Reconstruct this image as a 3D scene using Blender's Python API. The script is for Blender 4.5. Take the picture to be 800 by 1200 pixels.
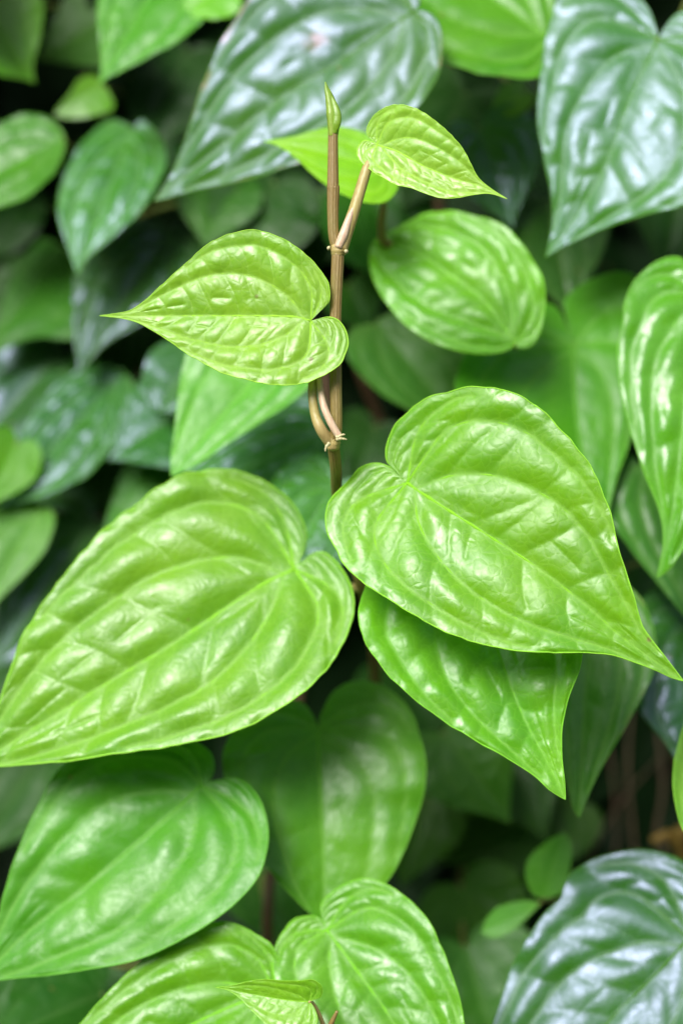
import bpy, math, random
import numpy as np
from mathutils import Vector, Matrix

for o in list(bpy.data.objects):
    bpy.data.objects.remove(o, do_unlink=True)
scene = bpy.context.scene
COL = scene.collection
R = math.radians

# ------------------------------------------------------------------ camera
CAM = Vector((0.0, 0.0, 1.35))
PITCH = R(14)
FOCAL, SENS = 60.0, 36.0
cam_data = bpy.data.cameras.new('camera')
cam_data.sensor_fit = 'VERTICAL'
cam_data.sensor_height = SENS
cam_data.sensor_width = 24.0
cam_data.lens = FOCAL
cam_data.clip_start = 0.01
cam_data.clip_end = 2000
cam_data.dof.use_dof = True
cam_data.dof.focus_distance = 0.658
cam_data.dof.aperture_fstop = 3.2
cam_data.dof.aperture_blades = 0
cam = bpy.data.objects.new('camera', cam_data)
COL.objects.link(cam)
cam.location = CAM
cam.rotation_euler = (math.pi / 2 - PITCH, 0, 0)
scene.camera = cam

# ------------------------------------------------------------------ sky and sun (bright thin overcast)
SUN_EL, SUN_AZ = R(46), R(209)          # azimuth clockwise from +Y: behind the camera, to its left
world = bpy.data.worlds.new('World')
scene.world = world
world.use_nodes = True
wn, wl = world.node_tree.nodes, world.node_tree.links
wn.clear()
w_out = wn.new('ShaderNodeOutputWorld')
w_bg = wn.new('ShaderNodeBackground')
w_sky = wn.new('ShaderNodeTexSky')
w_sky.sky_type = 'NISHITA'
w_sky.sun_disc = False
w_sky.sun_elevation = SUN_EL
w_sky.sun_rotation = SUN_AZ
w_sky.air_density = 1.0
w_sky.dust_density = 3.0
w_sky.ozone_density = 1.0
w_hsv = wn.new('ShaderNodeHueSaturation')
w_hsv.inputs['Saturation'].default_value = 0.45
w_bg.inputs['Strength'].default_value = 0.075
wl.new(w_sky.outputs[0], w_hsv.inputs['Color'])
wl.new(w_hsv.outputs[0], w_bg.inputs['Color'])
wl.new(w_bg.outputs[0], w_out.inputs[0])
sd = bpy.data.lights.new('sun', 'SUN')
sd.energy = 1.5
sd.angle = R(26)
sd.color = (1.0, 0.98, 0.95)
sun = bpy.data.objects.new('sun', sd)
COL.objects.link(sun)
sdir = Vector((math.sin(SUN_AZ) * math.cos(SUN_EL), math.cos(SUN_AZ) * math.cos(SUN_EL), math.sin(SUN_EL)))
sun.location = sdir * 20
sun.rotation_euler = (-sdir).to_track_quat('-Z', 'Y').to_euler()

vs = scene.view_settings
vs.view_transform = 'Standard'
vs.look = 'None'
vs.gamma = 1.0
vs.use_curve_mapping = False
vs.exposure = 1.55
scene.render.engine = 'CYCLES'
scene.cycles.max_bounces = 8
scene.cycles.transmission_bounces = 6

# ------------------------------------------------------------------ helpers
C_R = np.array((1.0, 0, 0))
C_F = np.array((0, math.cos(PITCH), -math.sin(PITCH)))
C_U = np.array((0, math.sin(PITCH), math.cos(PITCH)))
CAMV = np.array(CAM)
PXT = SENS / 1200.0 / FOCAL             # tangent per photograph pixel


def ray(p):
    return C_F + C_R * ((p[0] - 400) * PXT) + C_U * ((600 - p[1]) * PXT)


def pt(x, y, d):                         # a place in the hedge: bearing from the camera and distance along its axis
    return CAMV + ray((x, y)) * d


def nrm(v):
    v = np.asarray(v, float)
    return v / np.linalg.norm(v)


def catmull(P, n):
    P = np.asarray(P, float)
    Q = np.vstack([2 * P[0] - P[1], P, 2 * P[-1] - P[-2]])
    out = []
    t = np.linspace(0, 1, n, endpoint=False)[:, None]
    for i in range(1, len(Q) - 2):
        a, b, c, d = Q[i - 1], Q[i], Q[i + 1], Q[i + 2]
        out.append(0.5 * ((2 * b) + (c - a) * t + (2 * a - 5 * b + 4 * c - d) * t ** 2 + (3 * b - a - 3 * c + d) * t ** 3))
    out.append(P[-1][None])
    return np.vstack(out)


def resample(P, n):
    P = np.asarray(P, float)
    s = np.r_[0, np.cumsum(np.linalg.norm(np.diff(P, axis=0), axis=1))]
    t = np.linspace(0, s[-1], n)
    return np.stack([np.interp(t, s, P[:, k]) for k in range(P.shape[1])], 1)


def link_mesh(name, verts, faces, mat, parent=None, smooth=True, attrs=None):
    me = bpy.data.meshes.new(name)
    me.from_pydata([tuple(v) for v in np.asarray(verts)], [], [tuple(int(i) for i in f) for f in faces])
    me.update()
    if smooth:
        me.polygons.foreach_set('use_smooth', [True] * len(me.polygons))
    for k, a in (attrs or {}).items():
        at = me.attributes.new(k, 'FLOAT', 'POINT')
        at.data.foreach_set('value', np.asarray(a, np.float32))
    me.materials.append(mat)
    o = bpy.data.objects.new(name, me)
    COL.objects.link(o)
    if parent is not None:
        o.parent = parent
    return o


def tube_data(P, rad, sides=8, ridges=0, ridge=0.0, cap=True, up=None):
    P = np.asarray(P, float)
    n = len(P)
    rad = np.broadcast_to(np.asarray(rad, float), (n,))
    T = np.gradient(P, axis=0)
    T /= np.linalg.norm(T, axis=1)[:, None] + 1e-12
    a = np.array((0, 0, 1.0)) if up is None else np.asarray(up, float)
    if abs(np.dot(a, T[0])) > 0.95:
        a = np.array((1.0, 0, 0))
    V = []
    x = a - T[0] * np.dot(a, T[0])
    x /= np.linalg.norm(x)
    th = np.linspace(0, 2 * math.pi, sides, endpoint=False)
    f = 1 + ridge * np.cos(ridges * th) if ridges else np.ones(sides)
    for i in range(n):
        x = x - T[i] * np.dot(x, T[i])
        x /= np.linalg.norm(x) + 1e-12
        y = np.cross(T[i], x)
        V.append(P[i] + rad[i] * (np.outer(np.cos(th) * f, x) + np.outer(np.sin(th) * f, y)))
    V = np.vstack(V)
    F = []
    for i in range(n - 1):
        for k in range(sides):
            k2 = (k + 1) % sides
            F.append((i * sides + k, i * sides + k2, (i + 1) * sides + k2, (i + 1) * sides + k))
    if cap:
        c0, c1 = len(V), len(V) + 1
        V = np.vstack([V, P[0] - T[0] * rad[0] * 0.4, P[-1] + T[-1] * rad[-1] * 0.4])
        for k in range(sides):
            k2 = (k + 1) % sides
            F.append((c0, k2, k))
            F.append((c1, (n - 1) * sides + k, (n - 1) * sides + k2))
    return V, F


def empty(name, loc, label, cat, group=None):
    o = bpy.data.objects.new(name, None)
    o.empty_display_size = 0.05
    COL.objects.link(o)
    o.location = loc
    o['label'] = label
    o['category'] = cat
    if group:
        o['group'] = group
    return o


# ------------------------------------------------------------------ materials
def new_mat(name):
    m = bpy.data.materials.new(name)
    m.use_nodes = True
    nt = m.node_tree
    nt.nodes.clear()
    out = nt.nodes.new('ShaderNodeOutputMaterial')
    return m, nt, out


def N(nt, typ, **kw):
    n = nt.nodes.new(typ)
    for k, v in kw.items():
        setattr(n, k, v)
    return n


def mixc(nt, fac, a, b, blend='MIX'):
    n = N(nt, 'ShaderNodeMix', data_type='RGBA', blend_type=blend)
    for sock, val in ((0, fac), (6, a), (7, b)):
        if hasattr(val, 'is_linked') or hasattr(val, 'links'):
            nt.links.new(val, n.inputs[sock])
        elif isinstance(val, (int, float)):
            n.inputs[sock].default_value = val
        else:
            n.inputs[sock].default_value = (*val, 1)
    return n.outputs[2]


def noise(nt, vec, scale, detail=4, rough=0.55):
    n = N(nt, 'ShaderNodeTexNoise')
    n.inputs['Scale'].default_value = scale
    n.inputs['Detail'].default_value = detail
    n.inputs['Roughness'].default_value = rough
    nt.links.new(vec, n.inputs['Vector'])
    return n.outputs['Fac']


def ramp(nt, fac, lo, hi, a=0.0, b=1.0):
    n = N(nt, 'ShaderNodeMapRange')
    nt.links.new(fac, n.inputs[0])
    for i, v in ((1, lo), (2, hi), (3, a), (4, b)):
        n.inputs[i].default_value = v
    return n.outputs[0]


def math_n(nt, op, a, b):
    n = N(nt, 'ShaderNodeMath', operation=op)
    for i, v in ((0, a), (1, b)):
        if isinstance(v, (int, float)):
            n.inputs[i].default_value = v
        else:
            nt.links.new(v, n.inputs[i])
    return n.outputs[0]


def leaf_material(name, rough, transl, vein_mix, ior=1.5, coat=0.0, fine=0.25, spec=0.5, net=230, tint=(1, 1, 1), mesh=0.0):
    m, nt, out = new_mat(name)
    tc = N(nt, 'ShaderNodeTexCoord').outputs['Object']
    oi = N(nt, 'ShaderNodeObjectInfo')
    col = oi.outputs['Color']
    rnd = N(nt, 'ShaderNodeVectorMath', operation='ADD')
    nt.links.new(tc, rnd.inputs[0])
    cx = N(nt, 'ShaderNodeCombineXYZ')
    nt.links.new(math_n(nt, 'MULTIPLY', oi.outputs['Random'], 7.0), cx.inputs[0])
    nt.links.new(cx.outputs[0], rnd.inputs[1])
    v = rnd.outputs[0]
    n1 = noise(nt, v, 28, 3)
    n2 = noise(nt, v, 420, 3)
    n3 = noise(nt, v, 70, 2)
    c = mixc(nt, ramp(nt, n1, 0.3, 0.7), mixc(nt, 1.0, col, (0.80, 0.86, 0.80), 'MULTIPLY'), mixc(nt, 1.0, col, (1.2, 1.12, 1.1), 'MULTIPLY'))
    c = mixc(nt, ramp(nt, n2, 0.35, 0.75, 0.0, 0.22), c, mixc(nt, 1.0, col, (0.6, 0.72, 0.6), 'MULTIPLY'))
    vo = N(nt, 'ShaderNodeTexVoronoi', feature='DISTANCE_TO_EDGE')
    vo.inputs['Scale'].default_value = net
    ds = N(nt, 'ShaderNodeTexNoise')
    ds.inputs['Scale'].default_value = 120
    nt.links.new(v, ds.inputs['Vector'])
    dm = N(nt, 'ShaderNodeVectorMath', operation='MULTIPLY_ADD')
    nt.links.new(ds.outputs['Color'], dm.inputs[0])
    dm.inputs[1].default_value = (.004, .004, .004)
    nt.links.new(v, dm.inputs[2])
    nt.links.new(dm.outputs[0], vo.inputs['Vector'])
    n0 = noise(nt, v, 13, 4, .6)
    c = mixc(nt, ramp(nt, n0, .42, .68, 0, .8), c, mixc(nt, 1.0, c, (1.32, 1.06, 1.0), 'MULTIPLY'))
    c = mixc(nt, ramp(nt, n0, .50, .28, 0, .8), c, mixc(nt, 1.0, c, (.74, .88, .8), 'MULTIPLY'))
    va = N(nt, 'ShaderNodeAttribute', attribute_name='vein').outputs['Fac']
    pale = mixc(nt, 0.22, mixc(nt, 1.0, col, (1.6, 1.35, 1.5), 'MULTIPLY'), (0.34, 0.46, 0.16))
    c = mixc(nt, math_n(nt, 'MULTIPLY', va, vein_mix), c, pale)
    c = mixc(nt, ramp(nt, vo.outputs['Distance'], 0.0, 0.055, mesh, 0.0), c, pale)
    # worn brown margin and spots: real marks on the blade
    ed = N(nt, 'ShaderNodeAttribute', attribute_name='blemish').outputs['Fac']
    bl = math_n(nt, 'MULTIPLY', ed, ramp(nt, n3, 0.35, 0.6))
    c = mixc(nt, bl, c, (0.55, 0.26, 0.20))
    # sparse pin-prick specks and scars
    vs_ = N(nt, 'ShaderNodeTexVoronoi', feature='F1')
    vs_.inputs['Scale'].default_value = 85
    nt.links.new(v, vs_.inputs['Vector'])
    sp = N(nt, 'ShaderNodeSeparateColor')
    nt.links.new(vs_.outputs['Color'], sp.inputs[0])
    dot = math_n(nt, 'MULTIPLY', ramp(nt, vs_.outputs['Distance'], 0.05, 0.11, 1.0, 0.0), ramp(nt, sp.outputs[0], 0.86, 0.88))
    c = mixc(nt, math_n(nt, 'MULTIPLY', dot, 0.75), c, (0.20, 0.15, 0.05))
    p = N(nt, 'ShaderNodeBsdfPrincipled')
    nt.links.new(c, p.inputs['Base Color'])
    nt.links.new(math_n(nt, 'ADD', ramp(nt, noise(nt, v, 45, 4), 0.3, 0.7, rough * 0.8, rough * 1.2), math_n(nt, 'ADD', ramp(nt, n2, .3, .7, -.06, .06), math_n(nt, 'MULTIPLY', va, .3))), p.inputs['Roughness'])
    p.inputs['IOR'].default_value = ior
    p.inputs['Specular IOR Level'].default_value = spec
    p.inputs['Specular Tint'].default_value = (*tint, 1)
    p.inputs['Coat Weight'].default_value = coat
    p.inputs['Coat Roughness'].default_value = 0.22
    b1 = N(nt, 'ShaderNodeBump')
    b1.inputs['Strength'].default_value = fine
    b1.inputs['Distance'].default_value = 0.0010
    nt.links.new(math_n(nt, 'ADD', ramp(nt, vo.outputs['Distance'], 0.0, 0.32, 0, 0.9), math_n(nt, 'MULTIPLY', n2, 0.6)), b1.inputs['Height'])
    nt.links.new(b1.outputs[0], p.inputs['Normal'])
    tr = N(nt, 'ShaderNodeBsdfTranslucent')
    nt.links.new(mixc(nt, 1.0, c, (1.25, 1.35, 0.5), 'MULTIPLY'), tr.inputs['Color'])
    mx = N(nt, 'ShaderNodeMixShader')
    mx.inputs[0].default_value = transl
    nt.links.new(p.outputs[0], mx.inputs[1])
    nt.links.new(tr.outputs[0], mx.inputs[2])
    nt.links.new(mx.outputs[0], out.inputs[0])
    return m


M_YOUNG = leaf_material('young_leaf', 0.40, 0.33, 0.34, fine=0.11, spec=0.88, mesh=0.32, coat=0.0)
M_MID = leaf_material('grown_leaf', 0.38, 0.20, 0.55, fine=0.07, spec=0.45, mesh=0.15, coat=0.0)
M_OLD = leaf_material('old_glossy_leaf', 0.33, 0.08, 0.40, fine=0.05, spec=0.85, coat=0.0, tint=(.60, .62, 1.0), mesh=0.10)  # lilac specular tint paints the sky's colour into the sheen
M_OLDG = leaf_material('grown_glossy_leaf', 0.26, 0.15, 0.2, fine=0.06, spec=0.55)
M_DEEP = leaf_material('inner_leaf', 0.40, 0.10, 0.22, fine=0.06, spec=0.16, coat=0.0)
M_SHADE = leaf_material('dull_shaded_leaf', 0.6, 0.05, 0.2, fine=0.05, spec=0.10)


def stem_material(name, a, b, c, rough=0.5, scale=(900, 900, 14)):
    m, nt, out = new_mat(name)
    tc = N(nt, 'ShaderNodeTexCoord').outputs['Object']
    mp = N(nt, 'ShaderNodeMapping')
    mp.inputs['Scale'].default_value = scale
    nt.links.new(tc, mp.inputs['Vector'])
    n1 = noise(nt, mp.outputs[0], 1.0, 3)
    n2 = noise(nt, tc, 60, 4)
    col = mixc(nt, ramp(nt, n1, 0.35, 0.65), a, b)
    col = mixc(nt, ramp(nt, n2, 0.45, 0.75, 0, 0.6), col, c)
    p = N(nt, 'ShaderNodeBsdfPrincipled')
    nt.links.new(col, p.inputs['Base Color'])
    p.inputs['Roughness'].default_value = rough
    bp = N(nt, 'ShaderNodeBump')
    bp.inputs['Strength'].default_value = 0.35
    bp.inputs['Distance'].default_value = 0.0006
    nt.links.new(n1, bp.inputs['Height'])
    nt.links.new(bp.outputs[0], p.inputs['Normal'])
    nt.links.new(p.outputs[0], out.inputs[0])
    return m


M_STEM = stem_material('tan_ribbed_stem', (0.20, 0.135, 0.038), (0.25, 0.178, 0.056), (0.20, 0.205, 0.05), 0.42, scale=(2200, 2200, 10))
M_PINK = stem_material('pinkish_petiole', (0.55, 0.34, 0.24), (0.62, 0.47, 0.32), (0.50, 0.44, 0.22), 0.4)
M_OLIVE = stem_material('olive_petiole', (0.34, 0.27, 0.08), (0.42, 0.36, 0.13), (0.44, 0.28, 0.15), 0.42)
M_NODE = stem_material('pale_node', (0.46, 0.42, 0.20), (0.56, 0.50, 0.30), (0.40, 0.40, 0.15), 0.5)
M_GREENST = stem_material('green_petiole', (0.10, 0.16, 0.03), (0.20, 0.27, 0.06), (0.22, 0.16, 0.05), 0.45)
M_BROWN = stem_material('reddish_brown_stem', (0.085, 0.040, 0.018), (0.17, 0.09, 0.045), (0.10, 0.07, 0.03), 0.6)
M_TWIG = stem_material('dry_twig', (0.10, 0.06, 0.035), (0.22, 0.15, 0.09), (0.06, 0.04, 0.025), 0.8)


def vein_material(name, sat):
    m, nt, out = new_mat(name)
    oi = N(nt, 'ShaderNodeObjectInfo')
    tc = N(nt, 'ShaderNodeTexCoord').outputs['Object']
    c = mixc(nt, ramp(nt, noise(nt, tc, 150, 2), 0.3, 0.7, 0.0, 0.4), oi.outputs['Color'], mixc(nt, 1.0, oi.outputs['Color'], (1.25, 1.1, 1.2), 'MULTIPLY'))
    p = N(nt, 'ShaderNodeBsdfPrincipled')
    nt.links.new(c, p.inputs['Base Color'])
    p.inputs['Roughness'].default_value = 0.7
    p.inputs['Specular IOR Level'].default_value = 0.15
    nt.links.new(p.outputs[0], out.inputs[0])
    return m


M_VEIN = vein_material('pale_vein', 1.0)

# ------------------------------------------------------------------ leaf builder
DEF = [(-.035, .03), (-.10, .085), (-.135, .19), (-.09, .31), (.04, .405), (.2, .44), (.38, .405), (.55, .315), (.70, .205), (.82, .11), (.91, .045)]


def heart(base, tip, wa=1.0, wb=1.0, lobe=1.0, shape=DEF):
    b, t = np.array(base, float), np.array(tip, float)
    d = t - b
    p = np.array((-d[1], d[0]))
    A = [tuple(b + d * (u * (lobe if u < 0 else 1)) + p * v * wa) for u, v in shape]
    B = [tuple(b + d * (u * (lobe if u < 0 else 1)) - p * v * wb) for u, v in shape]
    return A, B


def seg_dist(Q, curves):
    best = np.full(len(Q), 9.0)
    for c in curves:
        a, b = c[:-1], c[1:]
        ab = b - a
        l2 = (ab ** 2).sum(1) + 1e-12
        for i in range(0, len(Q), 4000):
            q = Q[i:i + 4000]
            t = np.clip(((q[:, None] - a) * ab).sum(2) / l2, 0, 1)
            d = np.sqrt((((q[:, None] - a) - ab * t[..., None]) ** 2).sum(2)).min(1)
            best[i:i + 4000] = np.minimum(best[i:i + 4000], d)
    return best


def make_leaf(parent, base, tip, D, n=(0, .4, .9), A=None, B=None, mid=(), color=(.05, .17, .03), mat=M_MID, fold=.18, arch=.10,
              tipdroop=0.0, wave=.010, puff=1.0, hero=False, wa=1.0, wb=1.0, lobe=1.0, brown=0.0, spots=(), seed=0, petiole=None,
              prad=.0016, pmat=None, label=None, pup=.30, fineres=False, margin=True, pal=1.0, simple=False, tert=1.0, cross=.13):
    rng = np.random.RandomState(seed + int(base[0] * 7 + base[1] * 13) % 9999)
    color = (color[0] * (.69 if color[1] > .3 else (1.25 if D < .935 else .9)), color[1] * (1.06 if color[1] > .3 else (1.5 if D < .90 else (1.25 if D < .935 else .9))), color[2] * .4)  # leaves farther back get a darker colour, standing in for shade
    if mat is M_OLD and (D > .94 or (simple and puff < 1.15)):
        mat = M_DEEP
    if A is None:
        A, B = heart(base, tip, wa, wb, lobe)
    nw = nrm(C_R * n[0] + C_U * n[1] - C_F * n[2])
    P0 = pt(base[0], base[1], D)

    def onplane(p, off=0.0):
        d = ray(p)
        t = np.dot(P0 + nw * off - CAMV, nw) / np.dot(d, nw)
        return CAMV + d * t
    Tp = onplane(tip)
    L = np.linalg.norm(Tp - P0)
    eu = (Tp - P0) / L
    ev = np.cross(nw, eu)
    wphase = rng.rand(6) * 6.28

    midpx = [base] + list(mid) + [tip]

    def uv_of(p, off=0.0):
        q = onplane(p, off) - P0
        return np.array((np.dot(q, eu), np.dot(q, ev))) / L
    MU = np.array([uv_of(p) for p in midpx])
    mdense = catmull(MU, 12)
    order = np.argsort(mdense[:, 0])
    mu_x, mu_y = mdense[order, 0], mdense[order, 1]

    def vm(u):
        return np.interp(u, mu_x, mu_y)

    def macro(u, v):
        dv = v - vm(np.clip(u, 0, 1))
        e = 0.05
        h = fold * (np.sqrt(dv ** 2 + e * e) - e)
        h = h - arch * ((u - 0.35) ** 2 - 0.1225)
        h = h - tipdroop * np.clip(u - 0.6, 0, 1) ** 2
        r = np.clip(np.abs(dv) / 0.4, 0, 1.3) ** 2
        h = h + wave * r * (np.sin(9 * u + wphase[0]) + 0.6 * np.sin(17 * u + 5 * np.sign(dv) + wphase[1]) + 0.35 * np.sin(33 * u + wphase[2] + 3 * np.sign(dv)))
        h = h - 0.30 * np.clip(np.abs(dv) - 0.3, 0, 1) ** 2
        return h

    def curved(p):
        off = 0.0
        for _ in range(5):
            q = uv_of(p, off)
            off = 0.5 * off + 0.5 * float(macro(q[0], q[1])) * L
        return uv_of(p, off)
    mids = np.array([curved(p) for p in midpx])
    mids[0] = 0
    tipuv = mids[-1]
    mdense = catmull(mids, 12)
    order = np.argsort(mdense[:, 0])
    mu_x, mu_y = mdense[order, 0], mdense[order, 1]

    NP, K = (270, 66) if fineres else (170, 46) if hero else ((96, 26) if not simple else (56, 14))
    pf = 0.30
    nf = int(NP * pf)
    us = np.r_[np.zeros(nf), np.linspace(0, 1, NP - nf)]
    mst = resample(mdense, 400)
    foot = np.stack([np.interp(us, np.linspace(0, 1, 400), mst[:, k]) for k in (0, 1)], 1)
    sides = []
    for S in (A, B):
        pts_ = np.array([[0, 0]] + [curved(p) for p in S] + [tipuv])
        dense = resample(catmull(pts_, 14), 500)
        arc = np.arange(500)
        neg = np.where(dense[:, 0] <= 0.0)[0]
        i0 = max(int(neg.max()) if len(neg) else 0, 50)
        i0 = min(i0, 260)
        fan = resample(dense[:i0 + 1], nf + 1)[:-1]
        rest = resample(dense[i0:], NP - nf)
        E_ = np.vstack([fan, rest])
        jj = np.arange(NP)
        lo = np.interp(jj, np.arange(0, NP + 4, 4), rng.randn(len(np.arange(0, NP + 4, 4))))
        wob = 1 + (0.0035 * lo + 0.004 * np.sin(jj * .31 + wphase[4]) * np.sin(jj * .13 + wphase[3])) * np.clip(jj / 12, 0, 1) * np.clip((NP - 1 - jj) / 25, 0, 1)
        sides.append(foot + (E_ - foot) * wob[:, None])
    s = np.linspace(0, 1, K + 1)
    s = s * (0.7 + 0.3 * s) if False else s

    def mapps(side, p, ss):
        E = sides[side]
        x = np.clip(np.asarray(p), 0, 1) * (NP - 1)
        e = np.stack([np.interp(x, np.arange(NP), E[:, k]) for k in (0, 1)], 1)
        f = np.stack([np.interp(x, np.arange(NP), foot[:, k]) for k in (0, 1)], 1)
        return f + (e - f) * np.asarray(ss)[:, None]

    def pu(u):
        return pf + (1 - pf) * u
    prim, ter = [], []
    prim.append(resample(mdense, 60))
    off = rng.rand() * .04 - .02
    for sd_ in (0, 1):
        j = lambda a: (rng.rand() - .5) * a
        ca = catmull([(pu(0.03), 0.0), (pu(.12), .27 + j(.04)), (pu(.28), .47 + j(.05)), (pu(.5), .60 + j(.05)), (pu(.72), .68), (pu(.9), .82)], 10)
        cb = catmull([(pf * .98, 0.0), (pf * .99, .35), (pu(.03), .62 + j(.04)), (pu(.16), .78 + j(.04)), (pu(.36), .85), (pu(.58), .93)], 10)
        cc = catmull([(pf * .66, 0.0), (pf * .64, .35), (pf * .70, .66 + j(.05)), (pf * .86, .85), (pu(.02), .92)], 10)
        cd = catmull([(pu(.24 + off + sd_ * .07), 0.0), (pu(.40 + j(.04)), .20), (pu(.56), .36 + j(.05)), (pu(.72), .46), (pu(.86), .58)], 10)
        for c in (ca, cb, cc):
            prim.append(mapps(sd_, c[:, 0], c[:, 1]))
        # ladder veins between the main veins
        def rung(p0, s0, p1, s1):
            k = np.linspace(0, 1, 6)
            pp = p0 + (p1 - p0) * k + np.sin(k * 3.14) * j(.02)
            ter.append(mapps(sd_, pp, s0 + (s1 - s0) * k))
        step = cross * (1 - pf)
        p = pu(.07 + rng.rand() * .04)
        while p < pu(.93):
            p2 = p + (.085 + j(.09)) * (1 - pf)
            fr = 1.0 if rng.rand() > .3 else rng.uniform(.5, .8)
            rung(p, 0, p + (p2 - p) * fr, np.interp(p2, ca[:, 0], ca[:, 1]) * fr)
            if rng.rand() < .6:                     # a bridge between neighbouring side veins
                sm = np.interp(p, ca[:, 0], ca[:, 1]) * (.45 + j(.3))
                rung(p + .045 * (1 - pf), sm, p + .045 * (1 - pf) + step * .9, sm * (1 + j(.3)))
            p += step * (.6 + rng.rand() * .85)
        p = pf * .98
        while p < pu(.94):
            sa = np.interp(p, ca[:, 0], ca[:, 1])
            p2 = p + step * (.35 + j(.5))
            sb = max(np.interp(p2, cb[:, 0], cb[:, 1]), sa)
            rung(p, sa, p2, sb)
            rung(p2 + j(.01), sb, p2 + step * .3, 1.0)
            p += step * (.55 + rng.rand() * .8)
        q = .22
        while q < 1.0:
            rung(pf * .12, q, pf * .66, q * .97 + j(.05))
            rung(pf * .68, q * .96, pf * .99, min(1, q * .95 + j(.06)))
            q += max(cross, .11) * (1.9 if hero else 2.2) * (.8 + .5 * rng.rand())

    # vertices: midrib shared by both halves
    UV, idx = [], {}
    S_ = np.zeros(0)
    grid = np.zeros((2, NP, K + 1), int)
    cnt = 0
    U_, SS_ = [], []
    mid_ix = np.zeros(NP, int)
    for i in range(NP):
        if i < nf:
            mid_ix[i] = 0
            if i == 0:
                U_.append(foot[0]); SS_.append(0.0); cnt += 1
        elif i == nf:
            mid_ix[i] = 0
        else:
            U_.append(foot[i]); SS_.append(0.0); mid_ix[i] = cnt; cnt += 1
    tip_ix = mid_ix[-1]
    for h_ in (0, 1):
        for i in range(NP):
            grid[h_, i, 0] = mid_ix[i]
            for k in range(1, K + 1):
                if i == NP - 1:
                    grid[h_, i, k] = tip_ix
                elif i == 0 and False:
                    pass
                else:
                    U_.append(foot[i] + (sides[h_][i] - foot[i]) * s[k]); SS_.append(s[k])
                    grid[h_, i, k] = cnt; cnt += 1
    Q = np.array(U_)
    SS = np.array(SS_)
    dp = seg_dist(Q, prim)
    dt = seg_dist(Q, ter)
    Ap, wp = 0.0165 * puff, 0.050
    At, wt = 0.0175 * puff * tert, cross * .30
    hb = Ap * (1 - np.exp(-(dp / wp) ** 1.0)) + At * (1 - np.exp(-(dt / wt) ** 1.0)) * np.clip(dp / .03, .3, 1)
    hb *= np.clip((1 - SS) / 0.06, 0, 1) * .75 + .25
    # let each panel swell into a smooth dome while the creases at the veins stay
    dm_ = np.minimum(dp, dt)
    for _ in range(22 if fineres else (12 if hero else 6)):
        for h_ in (0, 1):
            Gd = grid[h_]
            a_ = hb[Gd]
            pd = np.pad(a_, 1, mode='edge')
            av = .25 * (pd[:-2, 1:-1] + pd[2:, 1:-1] + pd[1:-1, :-2] + pd[1:-1, 2:])
            mk = np.clip((dm_[Gd] - .005) / .016, 0, 1)
            mk[:, 0] = 0
            mk[-1, :] = 0
            hb[Gd] = a_ + (av - a_) * mk
    g = np.zeros(len(Q))
    for _ in range(14):
        a_, f_ = rng.rand() * 3.14, rng.uniform(26, 75)
        g += np.sin(f_ * (Q[:, 0] * np.cos(a_) + Q[:, 1] * np.sin(a_)) + rng.rand() * 6.28) * (40 / f_) ** 1.2
    hb += 0.0005 * puff * g * np.clip(dp / .04, .1, 1)
    H = macro(Q[:, 0], Q[:, 1]) + hb - macro(0.0, 0.0)
    V = np.stack([Q[:, 0], Q[:, 1], H], 1) * L
    F = []
    for h_ in (0, 1):
        for i in range(NP - 1):
            for k in range(K):
                q = [grid[h_, i, k], grid[h_, i, k + 1], grid[h_, i + 1, k + 1], grid[h_, i + 1, k]]
                qq = []
                for x in q:
                    if x not in qq:
                        qq.append(x)
                if len(qq) < 3:
                    continue
                F.append(qq)
    # orient: +normal = local +z
    def area(f):
        a, b, c = Q[f[0]], Q[f[1]], Q[f[2]]
        return (b[0] - a[0]) * (c[1] - a[1]) - (b[1] - a[1]) * (c[0] - a[0])
    nA = sum(area(f) for f in F[:len(F) // 2])
    half = len(F) // 2
    FA = [f for f in F]
    out = []
    for f in FA:
        out.append(f if area(f) > 0 else f[::-1])
    vein = np.exp(-(dp / (.0055 if hero else .007)) ** 2) + .22 * np.exp(-(dt / .0042) ** 2)
    blem = np.zeros(len(Q))
    if brown:
        ph = Q[:, 0] * 23 + np.sign(Q[:, 1]) * 2
        blem = brown * np.clip((SS - .955) / .045, 0, 1) * np.clip(.5 + np.sin(ph) + .6 * np.sin(ph * 2.7 + 1), 0, 1)
    for sx, sy, sr in spots:
        c = uv_of((sx, sy))
        rr = sr * .000333 / L
        blem = np.maximum(blem, np.exp(-(((Q - c) ** 2).sum(1) / rr ** 2) ** 2))
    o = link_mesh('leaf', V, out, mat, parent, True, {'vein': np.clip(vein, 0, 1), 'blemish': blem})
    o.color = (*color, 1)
    M = Matrix(((eu[0], ev[0], nw[0], P0[0]), (eu[1], ev[1], nw[1], P0[1]), (eu[2], ev[2], nw[2], P0[2]), (0, 0, 0, 1)))
    o.matrix_local = Matrix.Translation(-parent.location) @ M
    if label:
        o['label'] = label
    h00 = macro(0.0, 0.0)

    def lift(uv, dz=0.0):
        return np.stack([uv[:, 0], uv[:, 1], macro(uv[:, 0], uv[:, 1]) - h00 + dz], 1) * L
    vc = np.array(color)
    vcol = (*np.clip(vc * 1.05 + np.array((.022, .014, .008)) * (1.0 if vc[1] > .2 else .5), 0, 1), 1)
    mr = resample(mdense, 60)
    t = np.linspace(0, 1, 60)
    tv, tf = tube_data(lift(mr, -.0018), L * (.0075 * (1 - t) ** .8 + .0012) * .8, 6)
    mb = link_mesh('midrib', tv, tf, M_VEIN, o)
    mb.color = vcol
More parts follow.
